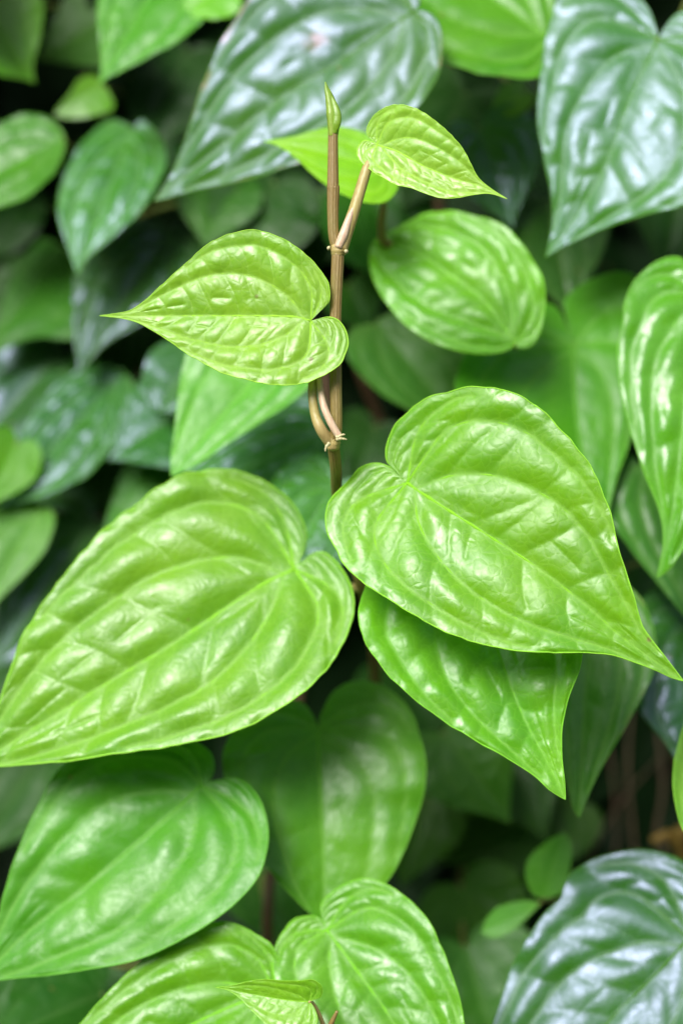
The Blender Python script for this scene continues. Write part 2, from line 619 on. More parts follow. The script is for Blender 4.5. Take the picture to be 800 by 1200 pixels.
    if not simple:
        for c in (prim[1:] if hero else prim[1:3] + prim[4:6]):
            c2 = resample(c, 36)
            t = np.linspace(0, 1, 36)
            tv, tf = tube_data(lift(c2, -.0012), L * (.0036 * (1 - t) ** .7 + .0006), 5)
            x = link_mesh('vein', tv, tf, M_VEIN, o)
            x.color = vcol
    if margin:
        ring = np.r_[grid[0, 1:, K], grid[1, 1:-1, K][::-1]]
        tv, tf = tube_data(V[ring], L * .0026 if not hero else L * .0022, 5)
        x = link_mesh('margin', tv, tf, M_VEIN, o)
        x.color = (*np.clip(vc * 1.15 + np.array((.05, .05, .03)) * (1.0 if vc[1] > .2 else .4), 0, 1), 1)
    # petiole to the stem node
    if petiole is not None:
        end = np.array(petiole)
        Minv = M.inverted()
        e = np.array(Minv @ Vector(end))
        dl = np.linalg.norm(e)
        c1 = np.array(((-.06 if pup else .12) * dl, 0, -.32 * dl))
        c2 = e + (np.array(Minv.to_3x3() @ Vector((0, 0, 1.0)))) * pup * dl
        tt = np.linspace(0, 1, 26)[:, None]
        st = np.array((0.01 * L, 0, -.001 * L))
        bz = (1 - tt) ** 3 * st + 3 * (1 - tt) ** 2 * tt * c1 + 3 * (1 - tt) * tt ** 2 * c2 + tt ** 3 * e
        rr = prad * (0.8 + .35 * np.linspace(0, 1, 26) ** 2)
        tv, tf = tube_data(bz, rr, 10)
        link_mesh('petiole', tv, tf, pmat or M_GREENST, o)
    return o


def stem(parent, pts, rad, mat=M_BROWN, name='stem', ridged=False, per=10, sides=12):
    P = catmull([np.array(p) for p in pts], per)
    n = len(P)
    rr = np.interp(np.linspace(0, 1, n), np.linspace(0, 1, len(rad)), rad) * (.92 if ridged else 1)
    off = np.array(parent.location)
    tv, tf = tube_data(P - off, rr, 64 if ridged else sides, 13 if ridged else 0, .05 if ridged else 0)
    return link_mesh(name, tv, tf, mat, parent)


def base_at(p):                       # stems root in the ground at the foot of the bank
    return (float(p[0]), float(p[1]), 0.0)


#SETTING#
# ------------------------------------------------------------------ the setting: ground and earth bank behind the vines
def ground_and_bank():
    m, nt, out = new_mat('shade_tinted_earth')
    tc = N(nt, 'ShaderNodeTexCoord').outputs['Object']
    n1 = noise(nt, tc, 9, 8, .65)
    n2 = noise(nt, tc, 70, 5, .6)
    c = mixc(nt, ramp(nt, n1, .35, .65), (.014, .010, .007), (.045, .030, .020))  # earth colour darkened to stand in for shade behind the vines
    c = mixc(nt, ramp(nt, n2, .5, .75, 0, .7), c, (.030, .040, .016))
    p = N(nt, 'ShaderNodeBsdfPrincipled')
    p.inputs['Roughness'].default_value = .95
    p.inputs['Specular IOR Level'].default_value = .2
    nt.links.new(c, p.inputs['Base Color'])
    bp = N(nt, 'ShaderNodeBump')
    bp.inputs['Distance'].default_value = .01
    nt.links.new(n2, bp.inputs['Height'])
    nt.links.new(bp.outputs[0], p.inputs['Normal'])
    nt.links.new(p.outputs[0], out.inputs[0])
    rng = np.random.RandomState(3)
    nx, nz = 120, 90
    xs = np.linspace(-2.6, 2.6, nx)
    zs = np.linspace(-.05, 2.7, nz)
    V, F = [], []
    ph = rng.rand(12) * 6.28
    for z in zs:
        for x in xs:
            y = 1.18 + .06 * z
            y += .035 * math.sin(5.1 * x + ph[0]) * math.sin(4.3 * z + ph[1]) + .02 * math.sin(13 * x + ph[2] + 3 * z) + .014 * math.sin(27 * z + ph[3] + 6 * x) + rng.rand() * .012
            V.append((x, y, z))
    for i in range(nz - 1):
        for k in range(nx - 1):
            a = i * nx + k
            F.append((a, a + 1, a + nx + 1, a + nx))
    b = link_mesh('bank', V, F, m)
    b['kind'] = 'structure'
    # ground sheet
    m2, nt, out = new_mat('grassy_ground')
    tc = N(nt, 'ShaderNodeTexCoord').outputs['Object']
    n1 = noise(nt, tc, 3, 8, .65)
    c = mixc(nt, ramp(nt, n1, .35, .65), (.045, .050, .022), (.10, .085, .055))
    p = N(nt, 'ShaderNodeBsdfPrincipled')
    p.inputs['Roughness'].default_value = .95
    nt.links.new(c, p.inputs['Base Color'])
    nt.links.new(p.outputs[0], out.inputs[0])
    g = link_mesh('ground', [(-600, -600, 0), (600, -600, 0), (600, 600, 0), (-600, 600, 0)], [(0, 1, 2, 3)], m2, None, False)
    g['kind'] = 'structure'


ground_and_bank()

#OBJECTS#
G = 'betel vines climbing the bank'
LIME = (.22, .40, .018)
LIME2 = (.17, .36, .020)
FRESH = (.085, .26, .022)
MIDG = (.045, .165, .028)
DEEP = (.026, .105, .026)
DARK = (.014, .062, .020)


def vine(name, label, pts, rad=(.0026, .0020), mat=M_BROWN, cat='vine', foot=None):
    """a vine whose stem runs through pts (px, py, distance), rooted in the ground below its lowest point"""
    P = [pt(*p) for p in pts]
    low = P[0]
    fx = low[0] if foot is None else foot
    root = np.array((fx, 1.08, 0.0))
    e = empty(name, (root[0], root[1], 0), label, cat, G)
    mid_ = np.array(((low[0] + fx) / 2, max(low[1], .95) * .5 + .5, low[2] * .5))
    stem(e, [root + np.array((0, 0, -.01)), mid_] + P, [rad[0] * 1.2] + list(rad), mat)
    return e


# ---- 1. the upright young shoot in front
e1 = empty('young_vine', (0.0, 1.08, 0), 'upright young betel vine with tan ribbed stem, pointed bud and lime green leaves', 'vine')
D0 = .664
NODE2 = pt(390, 519, D0 + .002)
NODE1 = pt(396, 293, D0)
NODE3 = pt(424, 690, .738)
NODE4 = pt(436, 745, .80)
stem(e1, [(0.0, 1.08, -.01), (.04, 1.02, .45), pt(450, 1350, .95), pt(440, 1000, .95), pt(440, 830, .90), NODE4, NODE3, pt(404, 620, .720), pt(395, 580, .702), pt(393.5, 550, .678), NODE2],
     [.0027, .0027, .0027, .0026, .0026, .0026, .0024, .0024, .0024, .0025], M_STEM, ridged=True)
stem(e1, [NODE2, pt(394, 500, D0), pt(393, 440, D0), pt(393, 370, D0), NODE1], [.0024, .0024, .0025, .0024, .0026], M_STEM, ridged=True)
stem(e1, [NODE1, pt(391, 276, D0), pt(390, 250, D0), pt(390.5, 221, D0), pt(390, 219, D0), pt(390, 180, D0), pt(390, 154, D0)], [.0024, .0022, .0023, .0026, .0024, .0021, .0020], M_STEM, ridged=True)


def node_ring(parent, c, r, h, mat=M_NODE):
    c = np.array(c)
    z = np.linspace(-1, 1, 9)
    P = np.stack([np.full(9, c[0]), np.full(9, c[1]), c[2] + z * h], 1)
    rr = r * (1 - .22 * z ** 2 + .05 * np.cos(z * 9))
    tv, tf = tube_data(P - np.array(parent.location), rr, 20, 5, .05)
    return link_mesh('node', tv, tf, mat, parent)


nd = node_ring(e1, NODE1, .0031, .0022, M_OLIVE)
for (a, b) in (((386, 291), (383.5, 290)), ((404, 295), (407.5, 294))):
    tv, tf = tube_data(np.array([pt(*a, D0 - .002), (pt(*a, D0 - .002) + pt(*b, D0 - .002)) / 2, pt(*b, D0 - .002)]) - np.array(e1.location), [.0009, .0009, .0005], 8)
    link_mesh('root_tip', tv, tf, M_NODE, e1)
node_ring(e1, NODE2, .0028, .0026, M_OLIVE)
# aerial rootlets at the lower node
for ps in ([(394, 515), (400, 514), (406, 515)], [(394, 513), (400, 510), (404, 509)], [(386, 519), (382, 524), (381, 529)]):
    P = catmull([pt(*q, D0 - .004) for q in ps], 5)
    tv, tf = tube_data(P - np.array(e1.location), np.linspace(.0008, .0003, len(P)) * (1 + .15 * np.sin(np.arange(len(P)) * 1.9)), 8)
    link_mesh('aerial_root', tv, tf, M_NODE, e1)
# bud: main spear and an outer scale
def spear(parent, pts, rad, name, mat, color):
    P = catmull([pt(*p) for p in pts], 8)
    rr = np.interp(np.linspace(0, 1, len(P)), np.linspace(0, 1, len(rad)), rad)
    tv, tf = tube_data(P - np.array(parent.location), rr, 20, 3, .10)
    o = link_mesh(name, tv, tf, mat, parent)
    o.color = (*color, 1)
    return o


bud = spear(e1, [(390, 160, D0), (390, 148, D0), (389, 134, D0), (386, 116, D0), (382.5, 104, D0), (381, 96, D0)], [.0018, .0023, .0025, .0018, .0009, .0002], 'bud', M_YOUNG, (.30, .48, .05))
sc = spear(e1, [(391, 156, D0 - .001), (394, 146, D0 - .0013), (395, 135, D0 - .0014), (391.5, 122, D0 - .0012), (387, 110, D0 - .0005)], [.0010, .0016, .0016, .0011, .0002], 'bud_scale', M_YOUNG, (.24, .44, .03))
sc.parent = bud
sc.matrix_parent_inverse = Matrix.Identity(4)

# top small leaf
T1A = [(437, 164), (431, 159), (430, 150), (437, 137), (450, 127), (464, 123), (486, 127), (506, 139), (525, 155), (541, 173), (551, 191), (560, 208), (575, 221)]
T1B = [(436, 166.5), (426, 165.5), (418.5, 175), (422, 188), (435, 200), (450, 209), (465, 217), (480, 220), (499, 227), (516, 232), (535, 232), (557, 228), (574, 227)]
make_leaf(e1, (442, 170), (594, 233), D0 + .001, (-.25, .04, .965), T1A, T1B, [(466, 178), (497, 195), (532, 209), (563, 218)], (.40, .52, .09), M_YOUNG,
          fold=.24, arch=.10, hero=True, fineres=True, wave=.006, puff=.65, cross=.10, label='smallest leaf with very pale lower half beside the bud')
P = [NODE1 + np.array((.001, 0, .0005)), pt(406, 272, D0), pt(415, 246, D0), pt(428, 203, D0 + .001), pt(436, 182, D0 + .003), pt(442, 171, D0 + .003)]
stem(e1, P, [.0029, .0026, .0023, .0021, .0018, .0012], M_OLIVE, 'petiole', sides=16)
stem(e1, [pt(396, 290, D0 - .0025), pt(402, 276, D0 - .0022), pt(409, 256, D0 - .0018), pt(416, 238, D0 - .0012)], [.0016, .0019, .0014, .0004], M_PINK, 'petiole_sheath', sides=14)

# left leaf
L2A = [(368, 369), (378, 362), (386, 352), (385, 333), (376, 318), (362, 302), (345, 288), (328, 279), (304, 271), (290, 271), (272, 274), (248, 284), (228, 300), (204, 322), (184, 340), (168, 354), (152, 364), (136, 367.5)]
L2B = [(369, 377), (376, 373), (388, 372), (398, 377), (406, 389), (408, 404), (402, 422), (394, 432), (384, 438), (364, 447), (340, 452), (320, 451), (300, 448), (276, 442), (256, 435), (236, 424), (216, 412), (196, 398), (180, 388), (164, 379), (148, 374), (132, 371.5)]
make_leaf(e1, (364, 376), (117, 370), D0 - .004, (-.12, .11, .98), L2A, L2B, [(340, 371), (250, 370), (180, 370)], (.33, .46, .06), M_YOUNG,
          fold=.16, arch=.08, hero=True, fineres=True, wave=.006, puff=.8, cross=.085, label='lime green leaf pointing away from the stem, half hiding it')
stem(e1, [NODE2 + np.array((-.001, 0, 0)), pt(376, 503, D0 - .001), pt(369, 485, D0), pt(366, 460, D0 + .001), pt(367, 430, D0 + .004), pt(366, 395, D0 + .002), pt(364, 376.5, D0 - .002)],
     [.0024, .0022, .0019, .0018, .0017, .0015, .0011], M_OLIVE, 'petiole', sides=14)
stem(e1, [pt(397, 511, D0 - .003), pt(388, 496, D0 - .003), pt(379, 475, D0 - .002), pt(375, 452, D0), pt(374, 430, D0 + .003)], [.0014, .0015, .0014, .0012, .0008], M_PINK, 'petiole_sheath', sides=14)

# right leaf
R1A = [(471, 560), (463, 551), (455, 543), (452.5, 532), (455, 518), (463, 500), (476, 487), (491, 474), (507, 465), (524, 461), (546, 455), (563, 454.5), (585, 457), (612, 466), (636, 483), (652, 500), (671, 520), (690, 545), (704, 574), (715, 602), (722, 635), (731, 665), (742, 699), (751, 731), (761, 747), (778, 769), (791, 786)]
R1B = [(472, 566), (466, 557), (455, 547), (439, 543), (422, 549), (408, 564), (397, 575), (386, 589), (382, 605), (384, 624), (392, 640), (403, 660), (424, 682), (448, 698), (480, 718), (512, 736), (540, 748), (568, 756), (600, 762), (648, 765), (690, 765), (718, 768), (740, 775), (767, 785), (784, 793)]
make_leaf(e1, (477, 566), (800, 798), D0 + .013, (-.20, .19, .96), R1A, R1B, [(500, 582), (580, 633), (629, 665), (690, 712), (723, 742), (772, 778)], LIME, M_YOUNG,
          fold=.19, arch=.14, hero=True, fineres=True, wave=.007, puff=.9, cross=.125, petiole=NODE3, prad=.0019, pmat=M_OLIVE, label='large lime green leaf with a drawn out tip')
# big left leaf
L1A = [(350, 660), (357, 645), (359, 625), (350, 602), (335, 582), (310, 565), (280, 553), (250, 551), (220, 557), (190, 572), (155, 597), (120, 625), (85, 665), (50, 710), (25, 755), (8, 800), (-8, 845), (-25, 880)]
L1B = [(356, 657), (370, 648), (386, 652), (402, 670), (413, 692), (415, 712), (408, 740), (390, 775), (360, 810), (320, 837), (270, 860), (220, 871), (150, 882), (75, 893), (0, 898), (-30, 902)]
make_leaf(e1, (345, 667), (-50, 910), .718, (-.10, .33, .94), L1A, L1B, [(300, 690), (210, 750), (140, 792), (70, 835), (10, 872)], (.24, .41, .045), M_YOUNG,
          fold=.13, arch=.12, hero=True, fineres=True, wave=.008, puff=1.1, cross=.14, petiole=NODE3, pup=0.0, prad=.0019, pmat=M_OLIVE, label='largest pale green leaf with glossy puckered blade')
# leaf under the right one
R2A = [(538, 640), (510, 632), (470, 640), (438, 668), (424, 702), (423, 740), (440, 772), (468, 804), (496, 828), (524, 848), (560, 870), (592, 888), (624, 908), (644, 926)]
R2B = [(556, 640), (590, 630), (640, 650), (672, 690), (684, 735), (682, 766), (676, 792), (664, 824), (658, 856), (658, 888), (661, 916)]
make_leaf(e1, (547, 652), (662, 937), .702, (-.15, .33, .93), R2A, R2B, [(566, 710), (588, 776), (612, 838), (637, 886)], (.19, .42, .022), M_YOUNG,
          fold=.30, arch=.14, hero=True, puff=1.1, cross=.12, petiole=NODE3, prad=.0018, pmat=M_OLIVE, label='leaf tucked under the large lime green one')

# ---- 2. young shoot at the foot of the picture
e2 = vine('young_vine', 'low young vine whose folded tiny leaf stands over two broad lime leaves', [(372, 1420, .80), (376, 1300, .72), (382, 1230, .668), (386, 1205, .660), (395, 1185, .658)], (.0026, .0022, .0018, .0014, .0006), M_STEM, foot=.03)
HHA = [(366, 1172), (375, 1169), (378, 1162), (376, 1154), (366, 1148), (352, 1149), (330, 1149), (310, 1147.5), (290, 1150), (271, 1155)]
HHB = [(368, 1181), (372, 1194), (366, 1209), (348, 1217), (328, 1212), (312, 1201), (305, 1194), (294, 1183), (280, 1169), (266, 1160)]
make_leaf(e2, (363, 1174), (253, 1157), .656, (-.08, .14, .98), HHA, HHB, [(337, 1172), (296, 1165), (266, 1159)], (.26, .42, .04), M_YOUNG, fold=.45, arch=.05, hero=True, wave=.006, puff=.7, cross=.10,
          petiole=pt(383, 1225, .664), prad=.0010, pmat=M_OLIVE, label='tiny folded leaf with a pale under half')
GGA = [(376, 1078), (368, 1074), (358, 1074), (343, 1079), (327, 1100), (320, 1124), (324, 1150), (340, 1190), (380, 1250), (440, 1310), (500, 1345)]
GGB = [(376, 1064), (386, 1049), (410, 1034), (434, 1031), (464, 1043), (494, 1070), (513, 1100), (531, 1148), (543, 1196), (550, 1260), (548, 1310), (545, 1345)]
make_leaf(e2, (383, 1090), (540, 1385), .715, (-.12, .37, .92), GGA, GGB, [(420, 1140), (465, 1205), (510, 1290)], (.17, .37, .02), M_YOUNG, fold=.22, arch=.12, hero=True, puff=1.1, cross=.12,
          petiole=pt(376, 1290, .715), pmat=M_OLIVE, label='broad lime leaf with round lobes')
FFA = [(326, 1150), (328, 1130), (318, 1108), (308, 1100), (285, 1087), (260, 1081), (235, 1087), (200, 1105), (165, 1130), (130, 1160), (95, 1200), (60, 1245), (20, 1290)]
FFB = [(345, 1185), (350, 1220), (330, 1270), (280, 1300), (200, 1320), (120, 1325), (50, 1325)]
make_leaf(e2, (322, 1165), (-20, 1335), .705, (-.10, .38, .92), FFA, FFB, [(270, 1180), (180, 1225), (80, 1290)], (.18, .38, .02), M_YOUNG, fold=.20, arch=.12, hero=True, puff=1.1, cross=.12,
          petiole=pt(376, 1290, .715), pmat=M_OLIVE, label='broad lime leaf spreading sideways')

# ---- 3. lower left vine
e3 = vine('climbing_vine', 'climbing vine with reddish brown stem behind the two broad lime leaves', [(318, 1330, .90), (318, 1180, .86), (314, 1060, .84), (335, 985, .87), (420, 900, .92), (450, 800, .96), (450, 650, .98)], (.0026, .0024))
DDA = [(246, 914), (251, 900), (246, 882), (222, 868), (180, 864), (130, 868), (95, 880), (70, 902), (48, 942), (25, 990), (8, 1040), (-4, 1085), (-18, 1125)]
DDB = [(250, 916), (280, 914), (303, 935), (314, 972), (311, 1008), (298, 1035), (278, 1058), (253, 1078), (215, 1100), (175, 1120), (125, 1133), (65, 1142), (10, 1147)]
make_leaf(e3, (236, 920), (-30, 1155), .733, (-.08, .36, .93), DDA, DDB, [(200, 955), (150, 998), (100, 1040), (30, 1095)], (.050, .185, .030), M_MID, fold=.18, arch=.12, puff=.95, hero=False,
          petiole=pt(324, 1000, .865), pup=0.0, label='broad mid green leaf with round lobes')
EEA = [(366, 838), (350, 822), (318, 822), (285, 842), (263, 878), (263, 910), (276, 962), (308, 1010), (340, 1048)]
EEB = [(378, 834), (392, 810), (420, 798), (455, 808), (483, 838), (497, 885), (495, 930), (480, 980), (455, 1030), (420, 1060)]
make_leaf(e3, (372, 852), (380, 1085), .762, (.12, .30, .945), EEA, EEB, [(374, 900), (378, 980)], (.058, .180, .024), M_MID, fold=.16, arch=.12, puff=.55, petiole=pt(410, 905, .915), pup=0.0,
          label='heart shaped dark green leaf hanging point down')
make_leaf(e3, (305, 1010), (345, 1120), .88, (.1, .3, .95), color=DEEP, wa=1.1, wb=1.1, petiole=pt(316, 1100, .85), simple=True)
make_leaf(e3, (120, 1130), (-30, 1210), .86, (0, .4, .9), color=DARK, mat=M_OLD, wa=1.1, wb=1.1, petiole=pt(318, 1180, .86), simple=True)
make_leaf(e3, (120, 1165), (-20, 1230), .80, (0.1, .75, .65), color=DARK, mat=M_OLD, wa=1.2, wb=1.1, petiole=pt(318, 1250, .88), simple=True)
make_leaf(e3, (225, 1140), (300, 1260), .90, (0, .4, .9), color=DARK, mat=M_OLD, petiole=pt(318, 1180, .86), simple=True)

# ---- 4. right lower vine
e4 = vine('climbing_vine', 'shaded climbing vine with a rusty edged leaf below the large lime leaf', [(860, 1300, .95), (820, 1050, .92), (790, 860, .90), (775, 700, .90), (790, 560, .92)], (.0030, .0024))
M6A = [(688, 684), (668, 690), (650, 720), (642, 775), (646, 830), (656, 872), (661, 904), (667, 930), (671, 946)]
M6B = [(702, 680), (725, 680), (752, 705), (766, 745), (764, 785), (756, 806), (744, 830), (733, 850), (716, 879), (699, 909), (686, 938)]
make_leaf(e4, (695, 694), (678, 958), .765, (.05, .34, .93), M6A, M6B, [(688, 770), (682, 860)], (.050, .170, .034), M_MID, fold=.18, arch=.12, puff=.8, brown=1.0, petiole=pt(776, 700, .90),
          label='dark green leaf with rusty brown margin')
AAA = [(812, 706), (780, 690), (750, 705), (737, 745), (738, 795), (747, 830), (760, 849), (774, 865), (785, 880)]
AAB = [(835, 712), (862, 735), (872, 780), (860, 830), (830, 870)]
make_leaf(e4, (822, 718), (795, 900), .80, (-.1, .45, .88), AAA, AAB, (), (.018, .075, .022), M_OLD, fold=.15, arch=.10, puff=1.0, petiole=pt(792, 850, .90))
ZA = [(738, 535), (720, 545), (708, 580), (716, 612), (734, 638), (752, 662), (771, 684), (800, 720), (830, 750)]
ZB = [(760, 525), (800, 530), (835, 570), (860, 640), (868, 710)]
make_leaf(e4, (748, 548), (862, 785), .79, (-.05, .25, .95), ZA, ZB, (), (.030, .115, .024), M_MID, fold=.14, arch=.10, puff=.7, petiole=pt(778, 640, .90))
make_leaf(e4, (742, 610), (720, 760), .90, (.1, .3, .95), color=DARK, mat=M_OLD, wa=1.0, wb=1.1, petiole=pt(775, 700, .90), simple=True)

# ---- 5. glossy vine at the bottom right
e5 = vine('climbing_vine', 'old vine whose broad sky reflecting leaf hangs beside the little herb', [(905, 1420, .86), (885, 1250, .84), (868, 1120, .82), (880, 980, .84), (900, 820, .86)], (.0030, .0026), M_BROWN)
CCA = [(808, 1085), (822, 1060), (826, 1030), (802, 1010), (779, 1001), (753, 996), (723, 999), (694, 1008), (671, 1022), (661, 1040), (657, 1052), (643, 1066), (621, 1095), (600, 1133), (587, 1171), (577, 1200), (566, 1250), (558, 1300)]
CCB = [(820, 1094), (850, 1090), (880, 1110), (895, 1160), (880, 1220), (830, 1280), (760, 1330), (680, 1370), (610, 1392)]
make_leaf(e5, (806, 1100), (545, 1400), .735, (-.22, .38, .90), CCA, CCB, [(770, 1140), (715, 1195), (630, 1295)], (.022, .080, .018), M_OLD, fold=.07, arch=.05, puff=.7, hero=True, cross=.13,
          petiole=pt(870, 1130, .82), prad=.0020, label='broad dark leaf mirroring the pale sky')
BBA = [(842, 838), (822, 835), (802, 850), (793, 875), (788, 901), (788, 929), (793, 957), (803, 980), (825, 1010)]
BBB = [(860, 838), (885, 850), (900, 890), (895, 940), (880, 990)]
make_leaf(e5, (850, 850), (858, 1045), .735, (.1, .5, .86), BBA, BBB, (), (.20, .37, .03), M_YOUNG, fold=.2, arch=.1, petiole=pt(878, 990, .84), label='pale lime leaf')

# ---- 6. right vine
e6 = vine('climbing_vine', 'mature vine with two long glossy leaves hanging over a broad heart shaped leaf', [(870, 1000, .96), (850, 700, .95), (835, 420, .93), (830, 200, .93), (815, 20, .93), (800, -80, .95)], (.0032, .0026))
YA = [(812, 330), (806, 312), (796, 304), (782, 304), (764, 312), (746, 327), (737, 342), (731, 358), (731, 372), (728, 388), (724, 408), (725, 432), (728, 462), (737, 498), (746, 528), (755, 556), (764, 577), (771, 595), (776, 616), (777, 637), (774, 655)]
YB = [(826, 330), (845, 320), (868, 345), (878, 400), (872, 470), (855, 540), (830, 600), (800, 643), (784, 667)]
make_leaf(e6, (818, 345), (769, 677), .745, (-.20, .26, .94), YA, YB, [(806, 430), (795, 540), (784, 620)], (.062, .200, .030), M_OLDG, fold=.14, arch=.14, puff=1.1, wave=.012, petiole=pt(838, 440, .93),
          label='long bright green glossy leaf')
CA = [(766, 27), (756, 6), (735, -14), (700, -28), (668, -20), (651, 3), (645, 26), (637, 60), (632, 100), (630, 145), (637, 186), (645, 222), (647, 256), (643, 285)]
CB = [(779, 32), (795, 16), (830, 10), (868, 45), (888, 110), (878, 170), (845, 215), (800, 240), (780, 247), (740, 257), (700, 271), (660, 289)]
make_leaf(e6, (771, 46), (639, 301), .775, (-.22, .19, .95), CA, CB, [(740, 110), (711, 190), (680, 245)], (.034, .115, .024), M_OLD, fold=.10, arch=.10, puff=.72, hero=True, cross=.14,
          petiole=pt(818, 30, .93), prad=.0020, label='big glossy leaf with curled narrow point')
XA = [(664, 385), (655, 366), (640, 356), (610, 358), (570, 380), (545, 415), (533, 455), (545, 505), (590, 560), (650, 598), (685, 612)]
XB = [(663, 372), (660, 354), (674, 339), (695, 327), (722, 319), (748, 328), (762, 370), (760, 430), (750, 480), (738, 515), (731, 535), (722, 560), (714, 590)]
make_leaf(e6, (671, 403), (708, 622), .80, (.10, .34, .94), XA, XB, [(674, 468), (680, 520), (693, 570)], (.050, .185, .020), M_MID, fold=.14, arch=.10, puff=.45, petiole=pt(832, 480, .93),
          label='broad heart shaped leaf lying deeper in the shade')
make_leaf(e6, (800, 190), (775, 330), .90, (.1, .3, .95), color=DARK, mat=M_OLD, wa=.9, petiole=pt(832, 260, .93), simple=True)
make_leaf(e6, (640, 235), (668, 372), .88, (.18, .4, .90), color=(.020, .075, .016), mat=M_MID, wa=1.05, wb=1.1, petiole=pt(830, 300, .93), simple=True)

# ---- 7. top vine
e7 = vine('climbing_vine', 'old vine behind the bud with a huge glossy leaf worn pinkish along its margin', [(500, 800, .98), (505, 500, .97), (515, 250, .95), (530, 40, .92), (540, -90, .93)], (.0032, .0028))
AA_ = [(492, 0), (480, -25), (445, -55), (395, -70), (345, -55), (312, -25), (285, 10), (256, 55), (236, 105), (222, 150), (205, 195), (190, 222)]
AB_ = [(500, 14), (515, 30), (518, 60), (512, 90), (490, 125), (450, 158), (400, 178), (350, 192), (290, 211), (230, 223), (198, 232)]
make_leaf(e7, (484, 14), (180, 235), .775, (-.15, .17, .97), AA_, AB_, [(440, 44), (400, 71), (320, 122), (250, 180)], (.034, .100, .024), M_OLD, fold=.08, arch=.10, puff=.72, hero=True, cross=.13, brown=.9,
          spots=((371, 53, 16), (262, 45, 12), (238, 96, 14)), petiole=pt(528, 60, .92), prad=.0020, label='huge glossy leaf with worn pinkish margin')
BA = [(648, 38), (650, 10), (640, -30), (600, -75), (550, -95), (500, -95), (465, -85)]
BB_ = [(650, 55), (645, 78), (628, 92), (600, 92), (560, 87), (520, 75), (490, 55), (470, 30), (458, 5), (448, -25), (440, -55)]
make_leaf(e7, (642, 46), (432, -85), .80, (.0, .42, .90), BA, BB_, (), (.060, .190, .028), M_MID, fold=.12, arch=.16, puff=.9, petiole=pt(535, 20, .92), label='fresh green leaf with rounded lower edge')
make_leaf(e7, (560, 150), (600, 268), .865, (.1, .3, .94), color=(.026, .100, .022), mat=M_OLD, wa=1.0, wb=1.25, petiole=pt(516, 250, .95))
make_leaf(e7, (545, 110), (470, 250), .90, (-.1, .3, .94), color=DARK, mat=M_OLD, wa=1.1, wb=1.1, petiole=pt(516, 230, .95), simple=True)
make_leaf(e7, (614, 108), (570, 140), .87, (-.1, .3, .94), color=(.07, .19, .03), wa=.9, wb=.8, petiole=pt(528, 60, .92), simple=True)

# ---- 8. lime leaves behind the shoot
e8 = vine('young_vine', 'young vine with two lime leaves on a slim tan stem behind the bud', [(560, 1000, 1.0), (560, 700, .95), (560, 480, .88), (555, 380, .83), (520, 310, .80), (456, 288, .785), (447, 268, .772), (449, 243, .762)], (.0026, .0022, .0017), M_STEM)
VA = [(450, 182), (440, 165), (415, 152), (390, 149), (365, 154), (345, 160), (328, 163)]
VB = [(464, 205), (465, 221), (454, 235), (434, 238.5), (408, 231), (382, 217), (366, 204), (346, 185), (328, 172)]
make_leaf(e8, (453, 200), (309, 165), .745, (.10, .42, .90), VA, VB, (), (.24, .42, .010), M_MID, fold=.12, arch=.12, puff=.5, tert=.4, petiole=pt(449, 246, .762), prad=.0013, pmat=M_STEM, label='plain lime leaf directly behind the bud')
WA = [(608, 408), (621, 407), (632, 391), (638, 358), (636, 330), (623, 305), (604, 279), (583, 262), (557, 254), (527, 249), (502, 251), (481, 259), (459, 271)]
WB = [(601, 405), (591, 411), (570, 415), (544, 413), (519, 407), (493, 394), (472, 378), (451, 353), (438, 328), (434, 306), (435, 292)]
make_leaf(e8, (604, 402), (440, 280), .760, (-.16, .24, .96), WA, WB, [(566, 352), (527, 322), (478, 290)], (.19, .42, .022), M_YOUNG, fold=.16, arch=.22, puff=1.6, wave=.006, petiole=pt(556, 385, .83), pmat=M_OLIVE,
          label='rounded lime leaf with strongly puckered glossy blade')

# ---- 9. vine left of the stem
e9 = vine('climbing_vine', 'climbing vine with a long pointed mid green leaf above the largest pale leaf', [(335, 1000, .97), (350, 800, .96), (372, 640, .93), (384, 520, .92), (372, 400, .92), (330, 330, .94)], (.0030, .0024))
SA = [(330, 392), (300, 376), (262, 374), (232, 390), (216, 425), (209, 468), (205, 505), (201, 535)]
SB = [(350, 398), (372, 400), (380, 425), (362, 454), (335, 477), (307, 494), (275, 515), (244, 536), (220, 550)]
make_leaf(e9, (338, 402), (201, 558), .785, (-.08, .40, .91), SA, SB, (), (.062, .225, .030), M_MID, fold=.16, arch=.10, puff=.6, petiole=pt(378, 440, .92), label='long pointed mid green leaf')
TA = [(384, 488), (372, 462), (335, 470), (290, 495), (250, 525), (215, 560)]
TB = [(396, 510), (402, 540), (385, 565), (345, 580), (300, 590), (250, 595)]
make_leaf(e9, (386, 505), (185, 600), .83, (-.1, .50, .86), TA, TB, (), (.030, .120, .026), M_OLD, fold=.14, arch=.10, puff=1.2, petiole=pt(384, 540, .92))
make_leaf(e9, (392, 566), (320, 690), .80, (.0, .42, .9), color=(.050, .170, .035), mat=M_OLD, wa=1.0, wb=1.2, puff=1.2, petiole=pt(378, 610, .93))
PA = [(222, 405), (200, 400), (180, 410), (169, 432), (167, 455), (175, 470)]
PB = [(240, 420), (240, 450), (225, 475), (205, 484)]
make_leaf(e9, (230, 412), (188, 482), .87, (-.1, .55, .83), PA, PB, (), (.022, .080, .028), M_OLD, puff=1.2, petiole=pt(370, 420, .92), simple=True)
make_leaf(e9, (215, 480), (128, 540), .875, (-.1, .55, .83), color=(.020, .085, .030), mat=M_OLD, wa=1.2, wb=1.3, puff=1.3, petiole=pt(380, 540, .92), simple=True)
